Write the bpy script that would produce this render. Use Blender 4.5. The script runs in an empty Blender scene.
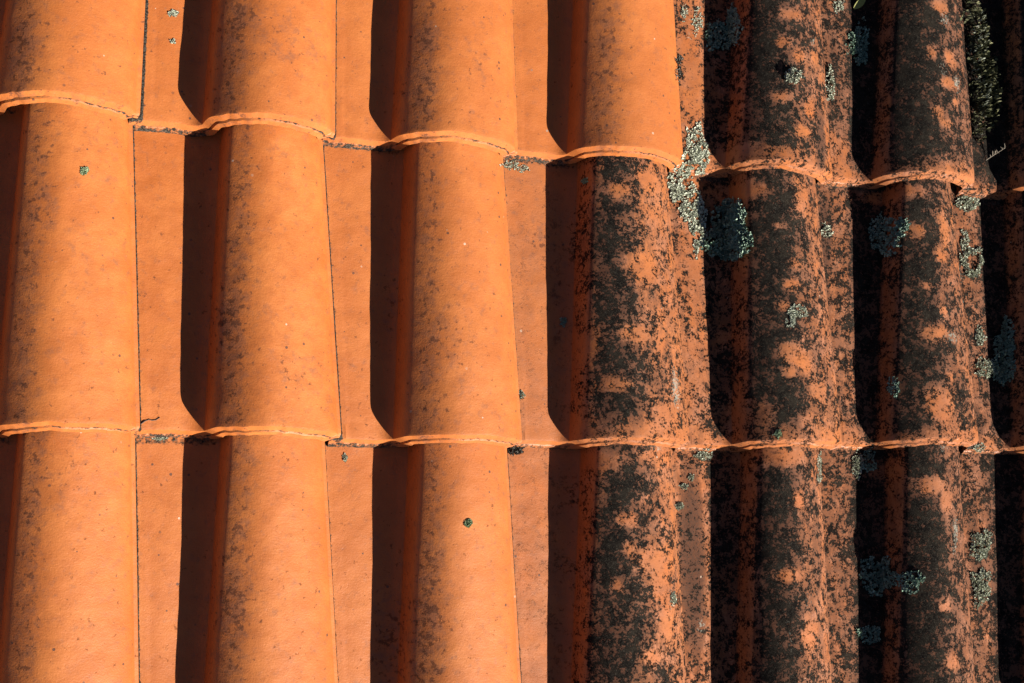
import bpy, math, random
import numpy as np
from mathutils import Vector, Matrix, noise
from mathutils.bvhtree import BVHTree

R = math.radians
scene = bpy.context.scene
col = scene.collection
random.seed(7)
rng = np.random.default_rng(7)

# ------------------------------------------------------------------ frame of the roof
# roof-local axes: x along the courses, y up the slope, z out of the roof
ROOF = Matrix.Translation((0, 0, 4.0)) @ Matrix.Rotation(R(15.0), 4, 'X')

# ------------------------------------------------------------------ camera
FPX = 1300.0                                        # focal length in pixels of a 1024 wide picture
CAM_ROT = (0.107665, -0.332134, -0.000869)   # about x, y, z in the roof frame
CAM_LOC = Vector((-0.146557, -0.423212, 1.544029))
cam_rot = (Matrix.Rotation(CAM_ROT[2], 3, 'Z') @ Matrix.Rotation(CAM_ROT[1], 3, 'Y')
           @ Matrix.Rotation(CAM_ROT[0], 3, 'X'))
cd = bpy.data.cameras.new('camera')
cam = bpy.data.objects.new('camera', cd); col.objects.link(cam)
cd.sensor_width = 36.0; cd.lens = FPX / 1024 * 36.0
cd.clip_start = 0.05; cd.clip_end = 500
cam.matrix_world = ROOF @ (Matrix.Translation(CAM_LOC) @ cam_rot.to_4x4())
scene.camera = cam

# ------------------------------------------------------------------ light
sun_local = Vector((0.585, -0.60, 0.548)).normalized()
sun_dir = (ROOF.to_3x3() @ sun_local).normalized()
elev = math.asin(sun_dir.z); azim = math.atan2(sun_dir.x, sun_dir.y)
world = bpy.data.worlds.new('World'); scene.world = world; world.use_nodes = True
wn = world.node_tree.nodes; wl = world.node_tree.links
bg = wn['Background']
sky = wn.new('ShaderNodeTexSky'); sky.sky_type = 'NISHITA'; sky.sun_disc = False
sky.air_density = 0.45; sky.dust_density = 0.3; sky.altitude = 900
sky.sun_elevation = elev; sky.sun_rotation = azim
wl.new(sky.outputs[0], bg.inputs[0]); bg.inputs[1].default_value = 0.05
sl = bpy.data.lights.new('sun', 'SUN'); sl.energy = 5.0; sl.angle = R(0.5); sl.color = (1.0, 0.93, 0.83)
so = bpy.data.objects.new('sun', sl); col.objects.link(so)
so.rotation_euler = sun_dir.to_track_quat('Z', 'Y').to_euler()
vs = scene.view_settings
vs.view_transform = 'Standard'; vs.look = 'None'; vs.gamma = 1; vs.use_curve_mapping = False
vs.exposure = 1.66

# ------------------------------------------------------------------ small helpers
def smooth(a, b, x):
    t = np.clip((x - a) / (b - a), 0, 1)
    return t * t * (3 - 2 * t)

def plane_at(px, py, z=0.0):
    """roof-local point at height z on the sight line of the photograph's pixel"""
    d = cam_rot @ Vector(((px - 512) / FPX, (341.5 - py) / FPX, -1))
    t = (z - CAM_LOC.z) / d.z
    return CAM_LOC + d * t

class Nodes:
    def __init__(self, name):
        self.m = bpy.data.materials.new(name); self.m.use_nodes = True
        self.t = self.m.node_tree; self.b = self.t.nodes['Principled BSDF']
    def n(self, typ, **kw):
        x = self.t.nodes.new(typ)
        for k, v in kw.items(): setattr(x, k, v)
        return x
    def l(self, a, b): self.t.links.new(a, b)
    def put(self, sock, v):
        if v is None: return
        if isinstance(v, bpy.types.NodeSocket): self.l(v, sock)
        else: sock.default_value = v
    def attr(self, name, out='Fac'):
        return self.n('ShaderNodeAttribute', attribute_name=name).outputs[out]
    def math(self, op, a, b=None, clamp=False):
        x = self.n('ShaderNodeMath', operation=op, use_clamp=clamp)
        self.put(x.inputs[0], a); self.put(x.inputs[1], b)
        return x.outputs[0]
    def ramp(self, v, a, b, lo=0.0, hi=1.0):
        x = self.n('ShaderNodeMapRange', interpolation_type='SMOOTHSTEP')
        self.put(x.inputs[0], v); self.put(x.inputs[1], a); self.put(x.inputs[2], b)
        x.inputs[3].default_value = lo; x.inputs[4].default_value = hi
        return x.outputs[0]
    def mix(self, f, a, b):
        x = self.n('ShaderNodeMix', data_type='RGBA')
        self.put(x.inputs[0], f)
        self.put(x.inputs[6], a if isinstance(a, bpy.types.NodeSocket) else (*a, 1))
        self.put(x.inputs[7], b if isinstance(b, bpy.types.NodeSocket) else (*b, 1))
        return x.outputs[2]
    def noise(self, vec, scale, detail=4, rough=0.55, dist=0.0):
        x = self.n('ShaderNodeTexNoise')
        self.l(vec, x.inputs['Vector'])
        x.inputs['Scale'].default_value = scale; x.inputs['Detail'].default_value = detail
        x.inputs['Roughness'].default_value = rough; x.inputs['Distortion'].default_value = dist
        return x.outputs['Fac']
    def voro(self, vec, scale, out='Distance', feature='F1', rnd=1.0):
        x = self.n('ShaderNodeTexVoronoi', feature=feature)
        self.l(vec, x.inputs['Vector']); x.inputs['Scale'].default_value = scale
        x.inputs['Randomness'].default_value = rnd
        return x.outputs[out]
    def scaled(self, vec, s):
        x = self.n('ShaderNodeVectorMath', operation='MULTIPLY')
        self.l(vec, x.inputs[0]); x.inputs[1].default_value = s
        return x.outputs[0]
    def bump(self, h, strength, dist, prev=None):
        x = self.n('ShaderNodeBump')
        x.inputs['Strength'].default_value = strength; x.inputs['Distance'].default_value = dist
        self.l(h, x.inputs['Height'])
        if prev is not None: self.l(prev, x.inputs['Normal'])
        return x.outputs[0]

# ------------------------------------------------------------------ fired clay with grime
def make_clay():
    k = Nodes('terracotta')
    P = k.attr('place', 'Vector')                    # own position on the tile, different for each tile
    grime_shade = k.attr('grime_shade'); fleck = k.attr('fleck'); tone = k.attr('tone'); soil = k.attr('soil')
    filmA = k.attr('film'); paleA = k.attr('pale')
    # raw clay
    big = k.noise(P, 14, 3, 0.6)
    mid = k.noise(P, 70, 4, 0.6)
    streak = k.noise(k.scaled(P, (130, 480, 130)), 1.0, 3, 0.6)
    c = k.mix(k.ramp(big, 0.35, 0.68), (0.285, 0.077, 0.0130), (0.350, 0.108, 0.0225))
    c = k.mix(k.math('MULTIPLY', k.ramp(mid, 0.40, 0.7), 0.45), c, (0.235, 0.062, 0.012))
    c = k.mix(k.ramp(streak, 0.4, 0.75, 0, 0.22), c, (0.37, 0.125, 0.032))
    c = k.mix(k.math('MULTIPLY', tone, 0.9), c, (0.28, 0.088, 0.022))
    c = k.mix(k.math('MULTIPLY', k.attr('age'), k.ramp(k.noise(P, 26, 5, 0.65), 0.25, 0.68, 0.12, 0.85)), c, (0.170, 0.064, 0.026))
    # dimmer light of the gutters, painted into the clay colour
    c = k.mix(k.math('MULTIPLY', k.attr('pan_shade'), k.ramp(k.noise(k.scaled(P, (40, 9, 40)), 1.0, 4, 0.6), 0.1, 0.6)), c, (0.200, 0.052, 0.0095))
    # dusty bloom on weathered tiles
    bloom = k.ramp(k.math('ADD', k.noise(P, 30, 5, 0.62), k.math('MULTIPLY', grime_shade, 0.22)), 0.54, 0.76)
    c = k.mix(k.math('MULTIPLY', bloom, k.math('MULTIPLY', grime_shade, 1.0, True)), c, (0.29, 0.128, 0.072))
    # brown film, drawn out down the slope
    fs = k.math('ADD', k.math('MULTIPLY', k.noise(k.scaled(P, (95, 34, 95)), 1.0, 8, 0.74), 0.75),
                k.math('MULTIPLY', k.noise(P, 330, 4, 0.7), 0.25))
    film = k.ramp(k.math('ADD', fs, k.math('MULTIPLY', k.math('MAXIMUM', grime_shade, filmA), 0.42)), 0.60, 0.78)
    filmf = k.math('MULTIPLY', film, k.math('MULTIPLY', k.math('MAXIMUM', k.math('MULTIPLY', grime_shade, 0.95), filmA), 1.2, True))
    c = k.mix(filmf, c, (0.055, 0.032, 0.023))
    # fine stains on the clean tiles
    st = k.ramp(k.math('ADD', k.noise(P, 85, 7, 0.7), k.math('MULTIPLY', fleck, 0.36)), 0.61, 0.84)
    c = k.mix(k.math('MULTIPLY', st, 0.5), c, (0.105, 0.048, 0.030))
    sp = k.ramp(k.math('ADD', k.noise(P, 125, 8, 0.70), k.math('MULTIPLY', fleck, 0.26)), 0.672, 0.75)
    c = k.mix(k.math('MULTIPLY', sp, 0.7), c, (0.045, 0.026, 0.022))
    # pin-head dots and fired-in grit
    dv = k.n('ShaderNodeTexVoronoi'); k.l(P, dv.inputs['Vector']); dv.inputs['Scale'].default_value = 95
    dsel = k.n('ShaderNodeSeparateColor'); k.l(dv.outputs['Color'], dsel.inputs[0])
    dsz = k.math('MULTIPLY', k.ramp(dsel.outputs[0], 0.72, 1.0), 0.17)
    dot = k.math('MULTIPLY', k.math('LESS_THAN', dv.outputs['Distance'], dsz), k.ramp(dsel.outputs[1], 0.1, 0.6, 0.25, 0.9))
    c = k.mix(dot, c, k.mix(k.ramp(dsel.outputs[2], 0.90, 0.94), (0.05, 0.026, 0.018), (0.36, 0.27, 0.20)))
    c = k.mix(k.ramp(k.noise(P, 650, 3, 0.7), 0.35, 0.7, 0, 0.28), c, (0.20, 0.052, 0.013))
    # black crust: lobed patches with a grainy ragged edge
    Pd = k.n('ShaderNodeVectorMath', operation='ADD')
    nz_ = k.n('ShaderNodeTexNoise'); k.l(P, nz_.inputs['Vector']); nz_.inputs['Scale'].default_value = 120
    nz_.inputs['Detail'].default_value = 5
    k.l(P, Pd.inputs[0]); k.l(k.scaled(nz_.outputs['Color'], (0.012, 0.012, 0.012)), Pd.inputs[1])
    n1 = k.noise(P, 40, 10, 0.70, 0.3)
    n2 = k.noise(P, 380, 5, 0.72)
    v1 = k.voro(Pd.outputs[0], 95)
    n3 = k.noise(P, 130, 6, 0.7, 0.3)
    f = k.math('ADD', k.math('MULTIPLY', n1, 1.8), k.math('ADD', k.math('MULTIPLY', n3, 2.2), k.math('MULTIPLY', n2, 1.8)))
    f = k.math('ADD', f, k.math('MULTIPLY', v1, 0.25))
    f = k.math('ADD', f, k.math('MULTIPLY', k.math('SUBTRACT', grime_shade, 0.62), 0.62))
    gate = k.ramp(grime_shade, 0.02, 0.22)
    crust = k.math('MULTIPLY', gate, k.ramp(f, 3.03, 3.11))
    thin = k.math('MULTIPLY', gate, k.ramp(f, 2.78, 3.07))
    c = k.mix(k.math('MULTIPLY', thin, 0.6), c, (0.050, 0.031, 0.023))
    grain = k.noise(P, 800, 4, 0.75)
    g2 = k.noise(P, 300, 5, 0.75)
    cc = k.mix(k.ramp(k.noise(P, 60, 4, 0.6), 0.38, 0.66), (0.005, 0.0049, 0.0047), (0.015, 0.0128, 0.010))
    cc = k.mix(k.ramp(k.math('ADD', k.math('MULTIPLY', grain, 0.6), k.math('MULTIPLY', g2, 0.4)), 0.50, 0.66), cc, (0.048, 0.043, 0.034))
    c = k.mix(k.math('MULTIPLY', crust, 0.97), c, cc)
    # pale crust spots, only where the tile is weathered
    pv = k.noise(P, 140, 7, 0.78)
    pale = k.math('MULTIPLY', k.ramp(pv, 0.65, 0.72), k.math('MULTIPLY', k.ramp(grime_shade, 0.25, 0.7), 0.55))
    pale = k.math('MAXIMUM', pale, k.math('MULTIPLY', k.ramp(k.math('ADD', k.noise(P, 260, 6, 0.75), k.math('MULTIPLY', paleA, 0.24)), 0.66, 0.78), 0.8))
    c = k.mix(pale, c, k.mix(grain, (0.13, 0.125, 0.10), (0.30, 0.285, 0.235)))
    # soil in joints and on the lip
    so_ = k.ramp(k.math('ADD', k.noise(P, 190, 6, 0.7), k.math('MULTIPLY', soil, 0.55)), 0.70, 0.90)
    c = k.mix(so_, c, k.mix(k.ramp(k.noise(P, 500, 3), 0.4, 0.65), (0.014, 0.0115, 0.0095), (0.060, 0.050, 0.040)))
    k.l(c, k.b.inputs['Base Color'])
    dark = k.math('MAXIMUM', k.math('MAXIMUM', thin, filmf), k.math('MAXIMUM', sp, so_))
    k.l(k.math('MULTIPLY', k.math('SUBTRACT', 1.0, dark, True), 0.32), k.b.inputs['Specular IOR Level'])
    k.l(k.ramp(dark, 0.0, 0.6, 0.55, 0.9), k.b.inputs['Roughness'])
    h = k.math('ADD', k.math('MULTIPLY', k.noise(P, 520, 5, 0.65), 0.5), k.math('MULTIPLY', streak, 0.16))
    bp = k.bump(h, 0.5, 0.0013)
    bp = k.bump(k.noise(P, 45, 3, 0.5), 0.3, 0.003, bp)
    bp = k.bump(k.ramp(k.noise(P, 260, 3, 0.6), 0.20, 0.36), 0.18, 0.0010, bp)
    ch = k.math('MULTIPLY', crust, k.math('ADD', 0.4, grain))
    bp = k.bump(ch, 0.7, 0.0016, bp)
    k.l(bp, k.b.inputs['Normal'])
    return k.m
CLAY = make_clay()

# ------------------------------------------------------------------ where the tiles lie
# outlines of the rolls, read off the photograph at the lip of each tile and further up the slope
A, BX = 0.2312, 0.37                                # covering width and exposed length of a tile
TILT = 0.046                                        # each tile lies a little flatter than the roof
ZR = 0.012                                          # height of the roll's right edge above the pan
NOMW, NOMT = 0.158, 0.127                           # roll width at the lip and one exposure higher

# (row, column): left foot at the lip, left foot higher up, right edge at the lip, right edge higher up
SEEN = {
 (0,1): ((202,125),(212,0),(331.6,132.2),(331.6,0)),
 (0,2): ((390.8,141),(398.6,0),(515,151),(509,0)),
 (0,3): ((566.7,154.5),(572.6,0),(681.9,163.4),(671,0)),
 (0,4): ((725,168),(733,0),(831.6,178.7),(818,0)),
 (0,5): ((870.9,179.3),(877,0),(972.7,183.3),(960,0)),
 (1,1): ((204.3,430.4),(220,150),(337.5,435),(320.5,155)),
 (1,2): ((393.1,439.2),(404.5,150),(519.3,441),(502,168)),
 (1,3): ((569,441),(579,164),(688,443.4),(666,167)),
 (1,4): ((732,444.5),(731,190),(841,444),(816,181)),
 (1,5): ((875,442.8),(884,195),(977.4,442),(950,184)),
 (2,1): ((204.5,683),(221,440),(334.8,683),(321.6,437)),
 (2,2): ((398,683),(409,450),(519,683),(505,444.5)),
 (2,3): ((571.7,683),(582,453),(685.6,683),(671,446)),
 (2,4): ((736,683),(742,453),(830,650),(819.5,448)),
 (2,5): ((882,683),(886.5,458),(973.6,683),(957.8,446)),
 (0,0): (None,None,(135.2,113.4),(140.5,0)),
 (1,0): (None,(19,150),(135.2,428.7),(128,120)),
 (2,0): ((-4,683),(17,436),(134,683),(130.3,431)),
 (0,6): ((1007.2,191.5),None,None,None),
 (1,6): ((1010.7,447.4),None,None,None),
}
ROWS = range(-1, 4); COLS = range(-1, 9)
lay = {}
for r in ROWS:
    for c in COLS:
        xl0 = (c - 1) * A; yb = -r * BX
        d = dict(xl=xl0, xr=xl0 + NOMW, yl=yb, yr=yb,
                 xlt=xl0 + 0.018, xrt=xl0 + NOMW - 0.013)
        s = SEEN.get((r, c))
        if s:
            lipL = plane_at(*s[0]) if s[0] else None
            upL = plane_at(*s[1], -0.012) if s[1] else None
            lipR = plane_at(*s[2], ZR) if s[2] else None
            upR = plane_at(*s[3], ZR - 0.012) if s[3] else None
            if r < 2:
                if lipL: d['yl'] = lipL.y
                if lipR: d['yr'] = lipR.y
                if not lipL: d['yl'] = d['yr']
                if not lipR: d['yr'] = d['yl']
            for lip, up, a, at in ((lipL, upL, 'xl', 'xlt'), (lipR, upR, 'xr', 'xrt')):
                y0 = d['yl'] if a == 'xl' else d['yr']
                if lip and up:
                    k = (up.x - lip.x) / (up.y - lip.y)
                    d[a] = lip.x + k * (y0 - lip.y); d[at] = d[a] + k * BX
                elif lip:
                    dx = lip.x - d[a]; d[a] += dx; d[at] += dx
                elif up:
                    f = (up.y - y0) / BX
                    dx = up.x - (d[a] + (d[at] - d[a]) * f); d[a] += dx; d[at] += dx
        lay[r, c] = d
for r in ROWS:                                      # tiles beyond the picture follow their neighbours
    for c in COLS:
        if (r, c) not in SEEN:
            nb = min(SEEN, key=lambda q: (q[0] - r) ** 2 * 3 + (q[1] - c) ** 2)
            n0 = lay[nb]; dx = (c - nb[1]) * A; dy = -(r - nb[0]) * BX
            if nb[1] in (0, 6): n0 = lay[nb[0], 1 if nb[1] == 0 else 5]; dx = (c - (1 if nb[1] == 0 else 5)) * A
            j = rng.normal(0, 0.0012)
            for a in ('xl', 'xr', 'xlt', 'xrt'): lay[r, c][a] = n0[a] + dx + j
            lay[r, c]['yl'] = n0['yl'] + dy; lay[r, c]['yr'] = n0['yr'] + dy
for c in (0, 6):                                    # half-seen tiles: the missing edges from the nominal width
    for r in (0, 1, 2):
        d = lay[r, c]; s = SEEN.get((r, c), (None,) * 4)
        if c == 0 and not s[0] and not s[1]:
            d['xl'] = d['xr'] - NOMW; d['xlt'] = d['xrt'] - NOMT
        if c == 6:
            d['xr'] = d['xl'] + NOMW * 0.97; d['xrt'] = d['xlt'] + NOMT * 0.97

# ------------------------------------------------------------------ grime map: (pixel x, y, half width, half height, amount)
HEAVY = {(0,4): .68, (0,5): .80, (0,6): .98, (1,3): .55, (1,4): .66, (1,5): .70, (1,6): .95,
         (2,3): .60, (2,4): .66, (2,5): .74, (2,6): .95}
SPOTS = [
 (975,60,22,95,1.6),
 # row 1, fourth roll
 (617,168,12,9,.6),(602,235,16,42,.6),(617,192,12,9,-.9),(640,269,19,16,-.95),(652,178,17,13,-.9),(586,172,10,26,-.9),(656,215,8,10,-.5),
 (614,356,20,18,.5),(650,380,20,15,.4),(612,300,22,24,.4),(615,402,25,15,.5),(632,335,20,10,-.9),(657,345,8,14,-.8),(612,386,18,9,-.75),
 (665,415,14,10,-.9),(590,345,10,18,-.85),(588,420,10,22,-.7),(582,300,7,60,-.6),
 # row 2, fourth roll
 (622,475,10,18,.6),(645,480,12,14,.35),(590,495,5,9,.6),(612,540,14,25,.5),(650,515,12,14,.35),(600,462,28,12,-.95),(660,455,15,10,-.8),
 (625,520,12,8,-.8),(628,548,9,9,-.9),(650,560,18,14,-.9),(588,530,9,28,-.7),(605,575,20,24,.4),(640,625,14,14,.5),(615,650,20,20,.5),
 (660,675,10,8,.6),(615,587,8,9,-.8),(661,582,12,28,-.8),(666,625,10,14,-.9),(650,655,12,8,-.8),
 # row 0, fifth roll
 (785,17,14,6,-.8),(778,45,10,8,-.7),(795,58,8,8,-.8),(775,100,14,8,-.75),(805,110,8,10,-.9),(815,60,6,8,-.8),(795,135,10,6,-.8),
 (752,60,15,60,.55),(690,60,10,80,-.85),(745,150,30,9,-.6),(830,150,20,20,-.5),
 # row 0, sixth roll
 (938,8,12,8,-.9),(927,54,7,9,-.95),(948,60,8,10,-.8),(945,85,12,6,-.9),(930,115,9,8,-.8),(952,105,5,6,-.8),(965,115,5,12,-.8),(940,126,10,6,-.7),
 (905,60,22,70,.5),
 # row 1, fifth roll
 (750,188,22,11,-.9),(802,195,9,22,-.7),(790,265,10,6,-.8),(787,285,11,7,-.9),(778,227,8,6,-.6),(783,200,13,16,.45),(770,250,20,40,.5),(800,240,16,9,.4),
 (778,307,7,6,-.8),(786,355,16,14,-.95),(800,365,8,12,-.9),(783,374,8,6,-.9),(815,392,10,12,-.8),(740,335,9,10,-.6),(755,412,20,16,-.6),(802,420,12,8,-.7),
 (757,360,20,35,.5),(787,402,14,18,.4),(698,300,8,90,-.45),
 # row 1, sixth roll
 (905,190,26,8,-.9),(917,232,10,10,-.85),(946,230,7,24,-.8),(940,255,10,8,-.7),(925,286,8,6,-.7),(915,206,12,12,.5),(890,260,25,30,.4),
 (930,334,14,10,-.92),(940,312,6,6,-.8),(934,405,19,20,-1),(945,378,6,6,-.8),(920,308,13,15,.4),(930,357,16,9,.3),(957,395,11,25,.4),(900,425,28,9,.4),
 # row 2, fifth roll
 (783,456,26,12,-.95),(797,500,10,10,-.85),(785,575,16,8,-.9),(806,633,10,22,-.9),(815,545,6,6,-.7),(775,502,14,25,.5),(750,545,20,40,.5),(790,618,9,20,.3),(780,665,10,10,.4),
 # row 2, sixth roll
 (930,485,18,12,-.9),(946,500,8,14,-.9),(922,460,10,14,.4),(940,605,8,8,-.8),(945,660,10,10,-.8),(925,520,14,20,.4),(900,600,25,50,.5),(925,562,12,20,.3),(900,470,18,12,-.5),
]
FLECKS = [(226,325,10,26,.55),(222,320,18,60,.3),(425,40,14,12,.6),(418,85,20,24,.4),(228,600,22,70,.35),(425,620,30,80,.35),(385,650,18,50,.55),
 (540,240,14,24,.55),(610,60,16,60,.3),(30,60,20,40,.35),(50,200,10,30,.35),(80,470,30,60,.2),(270,40,50,30,.3),(450,340,20,40,.35),(300,370,25,20,.4),
 (240,15,10,10,.6),(480,60,15,30,.3),(390,300,8,40,.5),(560,300,10,60,.3)]
FILMS = [(692,560,18,140,.9),(700,330,9,100,.45),(825,300,9,110,.65),(833,75,9,90,.75),(815,230,9,60,.55),(818,540,12,100,.65),(838,560,9,120,.5),(965,235,8,50,.6),
 (975,170,18,22,.9),(965,60,8,80,.6),(970,420,12,25,.8),(975,560,12,110,.75),(668,360,8,60,.55),(960,590,9,80,.5),(675,230,7,40,.6),(818,150,10,30,.6),(820,100,9,60,.6),
 (828,220,10,45,.6)]
PALES = [(677,388,7,24,1.0),(943,20,8,9,.8),(955,84,6,12,.9),(938,72,7,9,.6),(950,338,11,9,.8),(957,303,7,8,.7),(957,530,5,17,1.0),(953,550,6,9,.6),(660,446,13,5,.8),
 (700,625,6,9,.8),(812,42,4,7,.8),(798,448,10,6,.5),(960,275,5,14,.7),(945,448,9,6,.7),(805,600,7,9,.5),(786,640,7,12,.4),(674,600,6,30,.5),(690,30,7,20,.5)]
def stain_height(px, py):
    """about how high the tile stands there: low in the gutters, high on the rolls"""
    p = plane_at(px, py, -0.012)
    for r in (0, 1, 2):
        for c in range(0, 8):
            d, e = lay[r, c], lay[r, c - 1]
            f = (p.y - d['yl']) / BX
            if 0 <= f < 1:
                if e['xr'] + (e['xrt'] - e['xr']) * f + .004 < p.x < d['xl'] + (d['xlt'] - d['xl']) * f: return -0.012
    return 0.035
def on_plane(L):
    out = []
    for px, py, rx, ry, a in L:
        z = stain_height(px, py); p = plane_at(px, py, z); q = plane_at(px + rx, py, z); w = plane_at(px, py + ry, z)
        out.append((p.x, p.y, abs(q.x - p.x), abs(w.y - p.y), a))
    return out
SPOTS_P, FLECKS_P, FILMS_P, PALES_P = map(on_plane, (SPOTS, FLECKS, FILMS, PALES))

_u = np.linspace(0, 1, 401)
_ql = np.clip((0.43 - _u) / 0.43, 0, 1); _qr = np.clip((_u - 0.43) / 0.57, 0, 1)
_z = np.where(_u < 0.43, 0.35 + 0.65 * (1 - _ql ** 2.0), (1 - _qr ** 1.85) ** (1 / 1.5))
_pad = np.concatenate((np.zeros(30), _z, np.zeros(30)))
_ker = np.exp(-(np.arange(-24, 25) / 10.0) ** 2); _ker /= _ker.sum()
_zs = np.convolve(_pad, _ker, 'same')[30:-30]
_w = smooth(0.10, 0.2, _u) * (1 - smooth(0.86, 0.97, _u))
_prof = _z * (1 - _w) + _zs * _w
def prof(u):
    """height of the roll across its width: steep left shoulder, longer fall to the right"""
    return np.interp(u, _u, _prof)

LEN = 0.425
# the pan is a shallow gutter, deepest towards the roll; smooth curve through these heights
_t = np.linspace(0, 1, 41)
PAN_T = _t
PAN_Z = np.polyval(np.polyfit([0, .25, .5, .72, .88, 1], [.0005, -.0006, -.0032, -.0052, -.0045, 0.0], 4), _t)
TH = 0.0165
def tile_mesh(r, c, fine):
    d = lay[r, c]
    pl = lay.get((r, c - 1))
    gap = 0.0098 if (c == 1 and r == 0) else 0.0080 if c == 1 else 0.0078 + 0.0006 * ((r * 7 + c * 5) % 3)
    if pl: xp, xpt = pl['xr'] + gap, pl['xrt'] + gap
    else: xp, xpt = d['xl'] - (A - NOMW) + gap, d['xlt'] - (A - NOMT) + gap
    npan, nroll, nv = (18, 62, 100) if fine else (10, 24, 16)
    # stations up the slope, denser close to the lip
    vv = np.concatenate(([0, .0012, .003, .006], np.linspace(0.01, LEN, nv)))
    tu = np.linspace(0, 1, nroll)
    tu = 0.36 * (1 - np.cos(np.pi * tu)) / 2 / 0.5 if False else tu
    # cluster roll samples at both feet
    tu = 0.5 * tu + 0.5 * (1 - np.cos(np.pi * tu)) / 2
    tp = np.linspace(0, 1, npan)
    off = Vector((c * 3.7 + r * 11.3, r * 5.1 - c * 2.2, c * 1.9 + r))
    seed = (r * 31 + c * 17) * 0.37
    wob = rng.normal(0, 1, 6)
    H0 = 0.056 + 0.0012 * wob[0]; H1 = H0 - 0.0035
    def section(v):
        f = v / BX
        xl = d['xl'] + (d['xlt'] - d['xl']) * f; xr = d['xr'] + (d['xrt'] - d['xr']) * f
        x0 = xp + (xpt - xp) * f
        W = xr - xl; H = H0 + (H1 - H0) * f
        zb = -TILT * v
        xs = x0 + (xl - x0) * tp
        dist = xs - x0
        zs = np.interp(tp, PAN_T, PAN_Z) + 0.0013 * np.exp(-((dist - 0.0032) / 0.0022) ** 2)
        zfoot = zs[-1]
        tg = np.array([-0.016, -0.0035, -0.0012]); tgz = np.array([0.0008, 0.0012, 0.0010])
        xr_ = xl + tu * W
        # the dome keeps its line up the slope; the left foot cuts into it as the roll narrows
        W0 = d['xr'] - d['xl']
        xc = d['xl'] + 0.43 * W0 + 0.5 * f * (d['xlt'] - d['xl'] + d['xrt'] - d['xr'])
        left = (xr_ - (xc - 0.43 * W0)) / W0
        right = 0.43 + 0.57 * (xr_ - xc) / (xr - xc)
        un = np.where(xr_ < xc, np.clip(left, 0, 1), right)
        wall = np.tanh((xr_ - xl) / 0.0034)
        zr_ = zfoot + (H - zfoot) * prof(un) * wall + (ZR - zfoot) * np.clip((un - .43) / .57, 0, 1) ** 3
        # rounded step and flange on the right edge
        fx = np.array([0.0006, 0.0012, 0.0050, 0.0056]) + xr
        fz = np.array([-0.0012, -0.0024, -0.0042, -0.0056]) + ZR
        top_x = np.concatenate((tg + x0, xs, xr_[1:], fx)); top_z = np.concatenate((tgz, zs, zr_[1:], fz))
        u = np.concatenate((np.array([-1.3, -1.1, -1.02]), tp - 1, tu[1:], np.full(4, 1.02)))
        return top_x, top_z + zb, u
    # underside: each third point, pushed in along the normal
    verts = []; us = []; vs_ = []; kind = []
    ntop = npan + nroll - 1 + 7
    dn = 2 if fine else 2
    bi = np.arange(ntop - 1, -1, -dn)
    if bi[-1] != 0: bi = np.append(bi, 0)
    loops = []
    slant = 0.085                                    # the end is cut at a slant
    def ylip(x):
        t = np.clip((x - d['xl']) / (d['xr'] - d['xl']), 0, 1)
        return d['yl'] + (d['yr'] - d['yl']) * t
    def nrm(tx, tz):
        gx = np.gradient(tx); gz = np.gradient(tz); L = np.hypot(gx, gz) + 1e-9
        return -gz / L, gx / L
    for j, v in enumerate(vv):
        tx, tz, u = section(v)
        nx, nz = nrm(tx, tz)
        th = np.full_like(tx, TH); th[-4:] = 0.003
        y0 = ylip(tx)
        # lip edge worn round
        rnd = 0.00025 * (1 - min(v / .003, 1)) ** 2
        hz = tz + TILT * v
        fade = max(0.0, 1 - v / 0.05)
        ty = y0 + v - slant * (hz - 0.0) * fade * -1
        tz_ = tz - rnd * nz; tx_ = tx - rnd * nx
        bx = tx - th * nx; bz = tz - th * nz
        by = ty
        loops.append((tx_, ty, tz_, bx[bi], by[bi], bz[bi], u, v))
    # displace the upper face a little
    P = []; U = []; V = []
    for tx, ty, tz, bx, by, bz, u, v in loops:
        P.append(np.stack((tx, ty, tz), 1))
    top = np.array(P)
    nj, ni = top.shape[:2]
    if fine:
        sc1, sc2 = 9.0, 45.0
        for j in range(nj):
            for i in range(ni):
                p = top[j, i]
                q = Vector((p[0] * sc1 + seed, p[1] * sc1, seed))
                n = noise.noise(q) * 0.0016
                if i % 1 == 0:
                    n += noise.noise(Vector((p[0] * sc2, p[1] * sc2 + seed, 3.1))) * 0.0005
                top[j, i, 2] += n
        # the lip is not quite straight
        for i in range(ni):
            n = noise.noise(Vector((top[0, i, 0] * 22 + seed, seed, 0))) * 0.0022 \
                + noise.noise(Vector((top[0, i, 0] * 120 + seed, seed, 5))) * 0.0011
            for j in range(nj):
                top[j, i, 1] += n * max(0, 1 - vv[j] / 0.06)
    # lip end: band, groove, second band
    tx, tz, u = section(0.0)
    nx, nz = nrm(tx, tz)
    e0 = top[0]
    onroll = smooth(-0.02, 0.03, u) * (1 - smooth(0.75, 1.0, u))
    left = smooth(-0.01, 0.02, u) * (1 - smooth(0.22, 0.55, u))
    gd = 0.0008 + 0.0012 * onroll + 0.0035 * left     # groove depth
    bx = tx - nx * np.where(u > 1.0, 0.003, TH)
    bz = tz - nz * np.where(u > 1.0, 0.003, TH)
    def face(fr, push):
        q = np.empty_like(e0)
        q[:, 0] = e0[:, 0] + (bx - e0[:, 0]) * fr
        q[:, 2] = e0[:, 2] + (bz - tz) * fr
        q[:, 1] = e0[:, 1] - 0.0092 * fr * np.where(u > 1.0, .5, 1) + push
        return q
    if fine:
        for q in range(ni):
            pass
        jag = np.array([noise.noise(Vector((x * 160 + seed, 1.3, 7))) * 0.0007 for x in e0[:, 0]])
    else:
        jag = np.zeros(ni)
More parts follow.
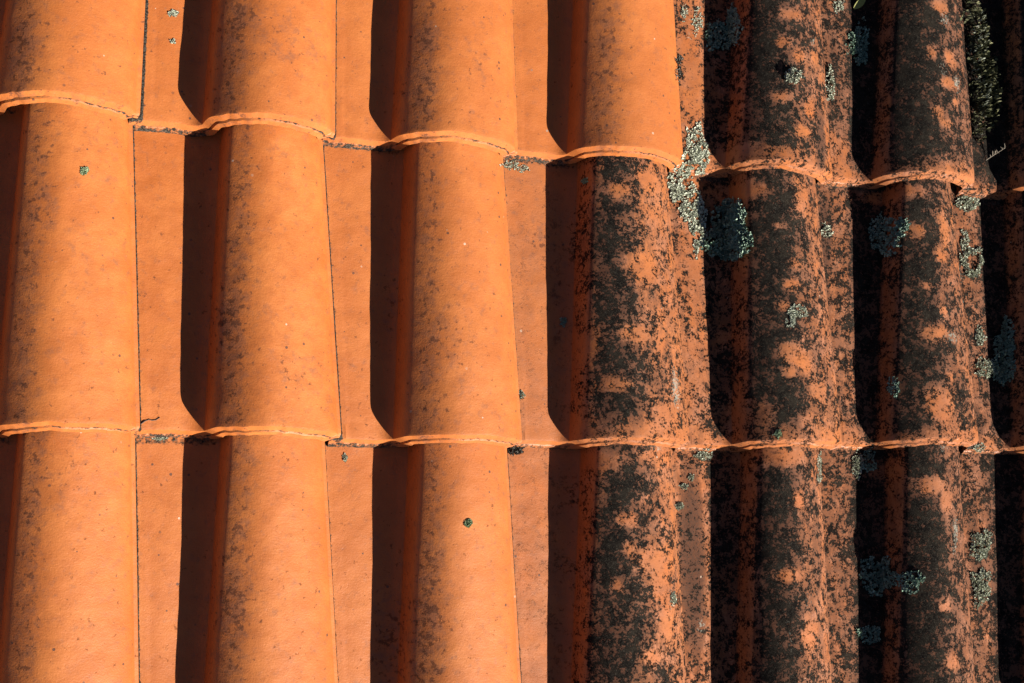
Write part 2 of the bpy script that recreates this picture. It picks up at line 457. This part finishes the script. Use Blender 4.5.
    ends = [face(0.46, 0.0 + jag), face(0.50, gd), face(0.58, gd), face(0.63, -0.0006 + jag * .5), face(1.0, 0.0)]
    verts = list(top.reshape(-1, 3))
    idx = np.arange(nj * ni).reshape(nj, ni)
    faces = []
    for j in range(nj - 1):
        a, b = idx[j], idx[j + 1]
        faces += [(a[i], a[i + 1], b[i + 1], b[i]) for i in range(ni - 1)]
    prev = idx[0]; ulist = [u] * nj; vlist = [np.full(ni, v) for v in vv]
    soil_e = []
    for kq, q in enumerate(ends):
        cur = np.arange(len(verts), len(verts) + ni); verts += list(q)
        faces += [(prev[i + 1], prev[i], cur[i], cur[i + 1]) for i in range(ni - 1)]
        prev = cur; ulist.append(u); vlist.append(np.full(ni, -0.001 * (kq + 2)))
    # underside, coarse up the slope
    for v in (0.03, 0.12, LEN):
        sx, sz, u2 = section(v); mx, mz = nrm(sx, sz)
        th = np.where(u2 > 1.0, 0.003, TH)
        q = np.stack((sx - mx * th, ylip(sx) + v, sz - mz * th), 1)
        cur = np.arange(len(verts), len(verts) + ni); verts += list(q)
        faces += [(prev[i + 1], prev[i], cur[i], cur[i + 1]) for i in range(ni - 1)]
        prev = cur; ulist.append(u2); vlist.append(np.full(ni, -1.0))
    # head end and both sides
    t_ = idx[-1]
    faces += [(t_[i], t_[i + 1], prev[i + 1], prev[i]) for i in range(ni - 1)]
    under = [prev - 2 * ni, prev - ni, prev]
    for e, flip in ((0, False), (ni - 1, True)):
        ring = [idx[j][e] for j in range(nj)] + [under[2][e], under[1][e], under[0][e]] \
            + [under[0][e] - ni * (5 - k) for k in range(4, -1, -1)]
        ring = [int(x) for x in ring]
        faces.append(tuple(ring if flip else ring[::-1]))
    V3 = np.array(verts)
    Ua = np.concatenate(ulist); Va = np.concatenate(vlist)
    return V3, [tuple(int(x) for x in f) for f in faces], Ua, Va, off

def blobs(L, V3):
    m = np.zeros(len(V3))
    for x, y, rx, ry, a in L:
        m += a * np.exp(-(((V3[:, 0] - x) / rx) ** 2 + ((V3[:, 1] - y) / ry) ** 2) ** 1.5)
    return m

def grime_shade_of(r, c, V3, U, V):
    h = HEAVY.get((r, c), 0.72 if c >= 6 or (c >= 4 and r < 0) or (c >= 3 and r > 2) else 0.0)
    g = np.zeros(len(V3)); so = np.zeros(len(V3))
    roll = U > 0.0
    endf = (V < 0) & (V > -0.5)
    if h > 0:
        flank = smooth(0.06, 0.2, U) * (1 - smooth(0.35, 0.6, U))
        g = np.where(roll, h * 0.92 + 0.22 * flank - 0.12 * smooth(0.6, 0.9, U), h * (0.60 if c == 6 and r > 0 else 0.80 if c > 4 else 0.60 if c == 4 else 0.12) * (1 + 0.45 * smooth(-0.6, -0.35, U)))  # crust; the extra on the pan's roll side paints its shadow blacker
        g = np.where(roll & (U < 0.06), h * 0.5, g)
        g *= 0.50 + 0.50 * smooth(0.002, 0.035, V)
    for x, y, rx, ry, a in SPOTS_P:
        if a < 0: rx, ry, a = rx * 0.9, ry * 0.9, a * 0.85
        e = np.exp(-(((V3[:, 0] - x) / rx) ** 2 + ((V3[:, 1] - y) / ry) ** 2) ** 1.5)
        if a > 0: g = g + 0.32 * a * e * (h > 0)
        else: g = g * (1 + a * e)
    g = np.where(endf, g * 0.7, g)
    fl = np.where(roll, 0.30 * np.exp(-((U - 0.19) / 0.10) ** 2) + 0.27, 0.25)
    fl = fl + 0.5 * blobs(FLECKS_P, V3) * (~endf)
    film = blobs(FILMS_P, V3) * (h > 0) * np.where(endf, 0.5, 1)
    pale = blobs(PALES_P, V3) * (h > 0) * (~endf)
    # joints
    so = np.where(U < 0.0, 0.35 * np.exp(-((U + 1) / 0.03) ** 2), 0)
    so = np.where(U < -1.0, 0.9, so)
    so = np.maximum(so, np.where(U > 1.0, 0.20, 0))
    lowk = np.clip((-V - 0.001) / 0.005, 0, 1)
    groove = (np.abs(V + 0.0035) < 0.001)
    so = np.where(endf, np.where(U < 0, 0.22 + 0.52 * lowk, 0.24 + 0.45 * groove) - 0.16 * (h > 0.5), so)
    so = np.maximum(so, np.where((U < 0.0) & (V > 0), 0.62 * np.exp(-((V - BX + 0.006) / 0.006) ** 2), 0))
    so = np.maximum(so, np.where((U > 0.0) & (V > 0), 0.30 * np.exp(-((V - BX + 0.004) / 0.005) ** 2), 0))
    pan_shade = 0.2 * smooth(-1.0, -0.9, U) * (1 - smooth(-0.15, 0.03, U)) * (~endf)  # pan colour darkened so it reads as less sunlit than the rolls
    age = np.full(len(V3), min(1.0, h * 1.25))
    return dict(pan_shade=pan_shade, age=age, grime_shade=np.clip(g, 0, 1.12), fleck=fl, soil=so, film=np.clip(film, 0, 1), pale=np.clip(pale, 0, 1))

roof = bpy.data.objects.new('tiled_roof', None); col.objects.link(roof)
roof.matrix_world = ROOF
roof['label'] = 'tiled roof of clay tiles, clean orange at left and blackened by lichen at right'
roof['category'] = 'roof'; roof['kind'] = 'thing'

tiles = {}
all_v = []; all_f = []
def add_tile(r, c):
    fine = (0 <= r <= 2 and 0 <= c <= 6)
    V3, F, U, V, off = tile_mesh(r, c, fine)
    d = lay[r, c]
    org = np.array((d['xl'], d['yl'], 0.0))
    me = bpy.data.meshes.new('roof_tile')
    me.from_pydata((V3 - org).tolist(), [], F)
    def put(name, arr):
        a = me.attributes.new(name, 'FLOAT', 'POINT'); a.data.foreach_set('value', arr.astype(np.float32))
    for nm, arr in grime_shade_of(r, c, V3, U, V).items(): put(nm, arr)
    put('tone', np.full(len(V3), min(1, max(0, rng.normal(0.2, 0.15)))))
    a = me.attributes.new('place', 'FLOAT_VECTOR', 'POINT')
    a.data.foreach_set('vector', (V3 + np.array(off)).astype(np.float32).ravel())
    me.shade_smooth()
    me.set_sharp_from_angle(angle=R(32))
    me.materials.append(CLAY)
    o = bpy.data.objects.new('roof_tile', me); col.objects.link(o)
    o.parent = roof; o.location = org
    base = len(all_v)
    if fine:
        b = sum(len(x) for x in all_v)
        all_v.append(V3); all_f.extend(tuple(i + b for i in f) for f in F if len(f) == 4)
    if (r, c) in HEAVY: o['label'] = 'weathered clay tile blotched with black lichen'
    tiles[r, c] = o
for r in ROWS:
    for c in COLS: add_tile(r, c)
AV = np.concatenate(all_v)
bvh = BVHTree.FromPolygons([tuple(v) for v in AV.tolist()], all_f)

# dark board below the tiles
um = Nodes('roofing_felt')
uc = um.n('ShaderNodeTexCoord').outputs['Object']
um.l(um.mix(um.noise(uc, 30, 4), (0.03, 0.026, 0.022), (0.06, 0.05, 0.04)), um.b.inputs['Base Color'])
um.b.inputs['Roughness'].default_value = 0.9
me = bpy.data.meshes.new('underlay')
x0, x1, y0, y1 = -2.1 * A, 8.0 * A, -3.05 * BX, 2.0 * BX
z1, z0 = -0.045, -0.06
me.from_pydata([(x0,y0,z0),(x1,y0,z0),(x1,y1,z0),(x0,y1,z0),(x0,y0,z1),(x1,y0,z1),(x1,y1,z1),(x0,y1,z1)], [],
               [(0,3,2,1),(4,5,6,7),(0,1,5,4),(1,2,6,5),(2,3,7,6),(3,0,4,7)])
me.materials.append(um.m)
o = bpy.data.objects.new('underlay', me); col.objects.link(o); o.parent = roof

# ------------------------------------------------------------------ lichens, moss and litter
def lichen_mat(name, a, b, rough=0.9):
    k = Nodes(name); t = k.attr('tone')
    P = k.n('ShaderNodeTexCoord').outputs['Object']
    c = k.mix(t, a, b)
    c = k.mix(k.ramp(k.noise(P, 900, 3, 0.6), 0.45, 0.7, 0, 0.45), c, tuple(x * 0.45 for x in a))
    k.l(c, k.b.inputs['Base Color']); k.b.inputs['Roughness'].default_value = rough
    k.b.inputs['Specular IOR Level'].default_value = 0.15
    return k.m
PALE = lichen_mat('pale_lichen', (0.265, 0.28, 0.215), (0.50, 0.52, 0.41))
TEAL = lichen_mat('blue_grey_lichen', (0.13, 0.20, 0.145), (0.29, 0.37, 0.29))
GREEN = lichen_mat('green_lichen', (0.16, 0.22, 0.12), (0.36, 0.42, 0.26))
MOSS = lichen_mat('moss', (0.018, 0.022, 0.008), (0.17, 0.165, 0.09))
DARK = lichen_mat('dark_lichen', (0.02, 0.02, 0.018), (0.22, 0.21, 0.18))

def surface(px, py):
    d = (cam_rot @ Vector(((px - 512) / FPX, (341.5 - py) / FPX, -1))).normalized()
    h = bvh.ray_cast(CAM_LOC, d)
    return (h[0], h[1] if h[1].z > 0 else -h[1]) if h[0] else (None, None)

PXM = 1.2e-3                                        # metres of roof per pixel of the photograph, about
def growth(ells, label, mat=PALE, size=2.2, dens=1.0, rise=4.0, name='lichen', cat='lichen',
           group='lichens growing on the tiles', curl=0.42, holes=-0.34, ring=False, lobes=True):
    """a tuft of small curled lobes rooted on the tiles; sizes in millimetres"""
    sd = random.random() * 50
    pts = []
    for px, py, rx, ry in ells:
        if rx <= 7 and ry <= 7 or ry > 4 * rx: holes = -9
        n = int(dens * rx * ry * math.pi * (PXM * 1000) ** 2 / (size * size) * 3.2) + 5
        tries = 0; got = 0
        while got < n and tries < n * 4:
            tries += 1
            a = random.random() * 2 * math.pi; q = math.sqrt(random.random())
            if ring and q < 0.55: continue
            edge = 0.90 + 0.50 * (noise.noise(Vector((math.cos(a) * 1.6 + sd, math.sin(a) * 1.6, sd))))
            edge += 0.22 * noise.noise(Vector((math.cos(a) * 5 + sd, math.sin(a) * 5, sd)))
            x = px + rx * q * edge * math.cos(a) * 1.12; y = py + ry * q * edge * math.sin(a) * 1.12
            if noise.noise(Vector((x * 0.22, y * 0.22, sd))) < holes: continue
            p, nn = surface(x, y)
            if p is None: continue
            got += 1
            pts.append((p, nn, q, a))
    if not pts: return None
    org = sum((p[0] for p in pts), Vector()) / len(pts)
    V = []; F = []; T = []
    for p, nn, q, a in pts:
        t1 = nn.orthogonal().normalized(); t2 = nn.cross(t1)
        h = rise * 1e-3 * random.random() * (1 - 0.6 * q * q)
        s_ = size * 1e-3 * random.uniform(0.45, 1.1)
        tilt = Vector((random.gauss(0, curl), random.gauss(0, curl), 1)).normalized()
        up = (t1 * tilt.x + t2 * tilt.y + nn * tilt.z).normalized()
        u1 = up.orthogonal().normalized(); u2 = up.cross(u1)
        ph = random.random() * 6.28; k = random.choice((5, 6, 7))
        c0 = p - org + nn * (h + 0.0003)
        b = len(V); V.append(c0 - nn * (0.0008 + 0.35 * h))
        el = random.uniform(0.45, 1.0)
        for i in range(k):
            an = ph + 6.283 * i / k; rr = s_ * random.uniform(0.6, 1.15)
            V.append(c0 + u1 * (math.cos(an) * rr) + u2 * (math.sin(an) * rr * el)
                     + nn * (s_ * random.uniform(-0.12, 0.30)))
        F += [(b, b + 1 + i, b + 1 + (i + 1) % k) for i in range(k)]
        T += [min(1, max(0, random.gauss(0.5, 0.25)))] * (k + 1)
    me = bpy.data.meshes.new(name)
    me.from_pydata([tuple(v) for v in V], [], F)
    at = me.attributes.new('tone', 'FLOAT', 'POINT'); at.data.foreach_set('value', np.array(T, np.float32))
    me.materials.append(mat)
    o = bpy.data.objects.new(name, me); col.objects.link(o)
    o.matrix_world = ROOF @ Matrix.Translation(org)
    o['label'] = label; o['category'] = cat
    if group: o['group'] = group
    return o

G = growth
# pale ones in the sun
G([(694,150,10,22),(690,168,11,11),(703,160,6,14)], 'large pale lichen carpet in the gutter above a tile edge, beside the last clean roll', size=2.2, rise=3, curl=.4, holes=-0.22)
G([(674,186,7,16),(686,203,12,17),(697,228,8,26)], 'large pale lichen carpet below a tile edge, right of the first blackened roll', size=2.2, rise=3, curl=.4, holes=-0.22)
G([(697,22,6,12),(684,14,4,7)], 'scattered pale lichen bits on the orange gutter at the top, beside the last clean roll', size=1.6, dens=.45, rise=2)
G([(679,60,4,6),(678,74,3,7)], 'small pale lichen speckle against the right side of the last clean roll, near the top', size=1.4, dens=.5, rise=2, mat=DARK)
G([(792,76,8,7)], 'raised pale lichen tuft on the crown of a topmost blackened roll, throwing a small shadow', size=2.0, rise=13)
G([(829,86,4,17)], 'narrow upright pale lichen strip standing in the joint right of the top blackened roll', size=2.0, rise=9)
G([(838,6,6,6)], 'pale lichen tuft on the dirty gutter at the top edge of the picture', size=1.8, dens=.7, rise=3)
G([(967,203,11,9)], 'bright pale leafy lichen tucked under a tile edge, below the mossy gutter at right', size=2.2, rise=6)
G([(964,240,5,11)], 'small pale lichen in the joint just above the ring-shaped lichen', size=1.9, dens=.8, rise=3)
G([(972,262,9,14)], 'ring-shaped pale lichen with a hollow dark middle, far right', size=2.1, rise=7, ring=True, dens=1.2)
G([(826,231,6,7)], 'small pale lichen in the gutter right of the roll with the biggest blue-grey lichen', size=1.8, dens=.7, rise=3)
G([(797,311,10,7),(790,320,5,8)], 'pale grey lichen patch on the crown of a blackened roll in the middle course', size=1.7, dens=.7, rise=2, mat=PALE)
G([(979,336,5,9)], 'upper, smaller pale lichen beside the shaded blue-grey lichen at the right edge', size=1.9, rise=4)
G([(983,368,9,9)], 'round pale lichen cushion touching the shaded blue-grey lichen at the right edge', size=2.0, rise=7)
G([(981,545,10,16)], 'upper of two large pale lichens in the bottom course at the far right', size=2.0, rise=5)
G([(980,585,10,18)], 'lower of two large pale lichens in the bottom course at the far right', size=2.0, rise=5)
G([(979,448,6,4)], 'small pale lichen under the lowest tile edge at the far right', size=1.6, rise=2)
G([(704,455,8,5)], 'small pale lichen under the lowest tile edge, left of a deep black shadow', size=1.7, rise=3)
G([(691,478,3,3)], 'highest of three tiny white lichen bits on the brown gutter of the bottom course', size=1.4, rise=3)
G([(684,487,3.5,3)], 'middle one of three tiny white lichen bits on the brown bottom gutter', size=1.5, rise=3)
G([(679,506,4.5,4)], 'largest and lowest of three tiny white lichen bits on the brown bottom gutter', size=1.6, rise=3)
G([(673,598,3,7)], 'tiny white lichen in the joint beside the first blackened roll, near the bottom edge', size=1.4, rise=2)
G([(819,470,2.5,18)], 'thin pale lichen line along the right edge of a blackened roll in the bottom course', size=1.3, dens=.8, rise=2)
G([(857,466,5,13)], 'pale lichen half in shadow under the lowest tile edge, between two blackened rolls', size=1.8, rise=4)
G([(778,434,4,4)], 'small green lichen at the lower end of a blackened roll in the middle course', size=1.3, rise=2, mat=GREEN)
# in the shade
G([(727,236,20,32),(738,232,10,28)], 'largest lichen, a thick blue-grey rosette in the shadow beside a blackened roll', mat=TEAL, size=2.4, rise=14, dens=1.3)
G([(717,36,14,15),(733,26,8,20)], 'blue-grey lichen in shadow at the top, left of the first blackened roll there', mat=TEAL, size=2.2, rise=8)
G([(858,44,10,18)], 'blue-grey lichen in the deep shadow between the two topmost blackened rolls', mat=TEAL, size=2.0, rise=6)
G([(888,234,18,19),(903,226,7,8)], 'dark blue-grey lichen on the shaded flank of a roll, just below a tile edge', mat=TEAL, size=2.1, rise=6, dens=.8)
G([(894,387,6,9)], 'small dark blue-grey lichen on a shaded flank in the middle course', mat=TEAL, size=1.8, rise=3, dens=.6)
G([(1006,352,14,26),(1000,372,9,12)], 'large blue-grey lichen in the shadow at the right edge of the picture', mat=TEAL, size=2.2, rise=10)
G([(880,575,18,17)], 'blue-grey lichen rosette in the shadow of the bottom course, larger of two side by side', mat=TEAL, size=2.2, rise=7)
G([(911,581,12,10)], 'blue-grey lichen on a shaded flank of the bottom course, smaller of two side by side', mat=TEAL, size=2.0, rise=4, dens=.6)
G([(869,634,11,9)], 'lowest blue-grey lichen, in the shadow near the bottom edge of the picture', mat=TEAL, size=2.0, rise=5, dens=.8)
G([(868,462,7,13)], 'speckled blue-grey lichen in the shadow right under the lowest tile edge', mat=TEAL, size=1.7, rise=4, dens=.6)
G([(563,322,3.5,5)], 'tiny blue-grey lichen in the shadow left of the first blackened roll', mat=TEAL, size=1.4, rise=2)
# on the clean tiles
G([(84,171,4,4)], 'small round green lichen button on the leftmost clean roll', mat=GREEN, size=1.3, rise=2, dens=1.4)
G([(468,523,4,4)], 'small round green lichen button on a clean roll of the bottom course', mat=GREEN, size=1.3, rise=2, dens=1.4)
G([(585,181,3,3)], 'small round green lichen button on the shaded flank of the first blackened roll', mat=GREEN, size=1.2, rise=2, dens=1.4)
G([(174,13,4,3),(170,14,2,2)], 'pale lichen fleck on the clean gutter at the top edge', size=1.3, rise=2)
G([(173,42,3,2)], 'tiny pale lichen fleck on the clean gutter, below a larger one at the top edge', size=1.2, rise=2)
G([(515,450,8,5)], 'dark tufted lichen in the corner under the lowest tile edge, right of a clean roll', mat=DARK, size=1.4, rise=4)
G([(510,165,9,4),(522,169,7,3)], 'grey lichen crust in a corner under a tile edge, left of the first blackened roll', mat=PALE, size=1.3, rise=1.5, dens=.5)
G([(345,458,2.5,4)], 'tiny white lichen crumb with a dark pit on a clean gutter of the bottom course', size=1.2, rise=2)
G([(522,395,2.5,4)], 'tiny white lichen crumb in the joint right of a clean roll of the middle course', size=1.1, rise=2)
G([(160,438.5,7,1.6)], 'crumbly pale lichen line under the lowest tile edge at the left', size=1.0, rise=1.5)
# moss
G([(968,12,8,16),(975,45,9,26),(980,80,10,26),(978,115,8,24),(990,95,5,30)], 'dark moss and litter filling the gutter right of the last whole roll, top right', mat=MOSS, size=3.4, dens=1.0, rise=24, name='moss', cat='moss', group=None, curl=1.2, holes=-0.08)

G([(974,40,9,40),(979,100,8,30)], 'pale lichen flecks scattered over the dark moss strip at top right', size=2.0, dens=.10, rise=22, curl=.8)
# small litter: a leaf, a dry sprig, a rootlet
def plain(name, a, b):
    k = Nodes(name); P = k.n('ShaderNodeTexCoord').outputs['Object']
    k.l(k.mix(k.noise(P, 300, 4), a, b), k.b.inputs['Base Color']); k.b.inputs['Roughness'].default_value = 0.7
    return k.m
def tube(bm_v, bm_f, pts, r0, r1, n=5):
    b = len(bm_v)
    for i, p in enumerate(pts):
        d = (pts[min(i + 1, len(pts) - 1)] - pts[max(i - 1, 0)]).normalized()
        a = d.orthogonal().normalized(); c = d.cross(a); r_ = r0 + (r1 - r0) * i / (len(pts) - 1)
        for q in range(n):
            t = 6.283 * q / n; bm_v.append(p + a * math.cos(t) * r_ + c * math.sin(t) * r_)
    for i in range(len(pts) - 1):
        for q in range(n):
            bm_f.append((b + i * n + q, b + i * n + (q + 1) % n, b + (i + 1) * n + (q + 1) % n, b + (i + 1) * n + q))
def litter(name, cat, label, V, F, mat):
    org = V[0].copy(); me = bpy.data.meshes.new(name)
    me.from_pydata([tuple(v - org) for v in V], [], F); me.materials.append(mat); me.shade_smooth()
    o = bpy.data.objects.new(name, me); col.objects.link(o); o.matrix_world = ROOF @ Matrix.Translation(org)
    o['label'] = label; o['category'] = cat
    return o
V = []; F = []
pts = [surface(x, y)[0] + Vector((0, 0, .0006)) for x, y in ((141, 424), (145, 421), (149, 419.5), (152, 420.5), (156, 420), (160, 417.5))]
tube(V, F, pts, .0007, .0004)
litter('rootlet', 'rootlet', 'thin dark wavy rootlet lying on the clean orange gutter at the left', V, F, plain('dark_rootlet', (.03, .018, .012), (.07, .04, .025)))
V = []; F = []
p0 = surface(986, 160)[0]; p1 = p0 + Vector((.016, .014, .022))
tube(V, F, [p0.lerp(p1, t) for t in (0, .3, .6, 1)], .0009, .0005)
for q in range(16):
    t = 0.25 + 0.75 * q / 15; b = p0.lerp(p1, t)
    e = b + Vector((random.uniform(-.005, .006), random.uniform(-.003, .007), random.uniform(-.002, .006)))
    tube(V, F, [b, b.lerp(e, .5) + Vector((0, 0, .0006)), e], .0006, .0003, 4)
litter('dry_sprig', 'sprig', 'dry grey feathery sprig poking out of the mossy gutter at the right', V, F, plain('dry_stem', (.07, .052, .036), (.20, .165, .12)))
V = []; F = []
a0 = surface(853, 9)[0] + Vector((0, 0, .002)); a1 = a0 + Vector((.019, .017, .004)); side = Vector((-.0035, .004, .001))
for i in range(7):
    t = i / 6; w = math.sin(math.pi * (0.06 + 0.94 * t)) ** 0.8; m_ = a0.lerp(a1, t)
    V += [m_ - side * w + Vector((0, 0, .0012 * w)), m_, m_ + side * w + Vector((0, 0, .0012 * w))]
for i in range(6):
    for q in (0, 1): F.append((i * 3 + q, i * 3 + q + 1, i * 3 + q + 4, i * 3 + q + 3))
n0 = len(V); V += [v - Vector((0, 0, .0005)) for v in V]; F += [tuple(n0 + i for i in f[::-1]) for f in F]
litter('leaf', 'leaf', 'small yellow-green leaf caught in the dark gutter at the top edge', V, F, plain('leaf_green', (.10, .11, .02), (.20, .19, .04)))
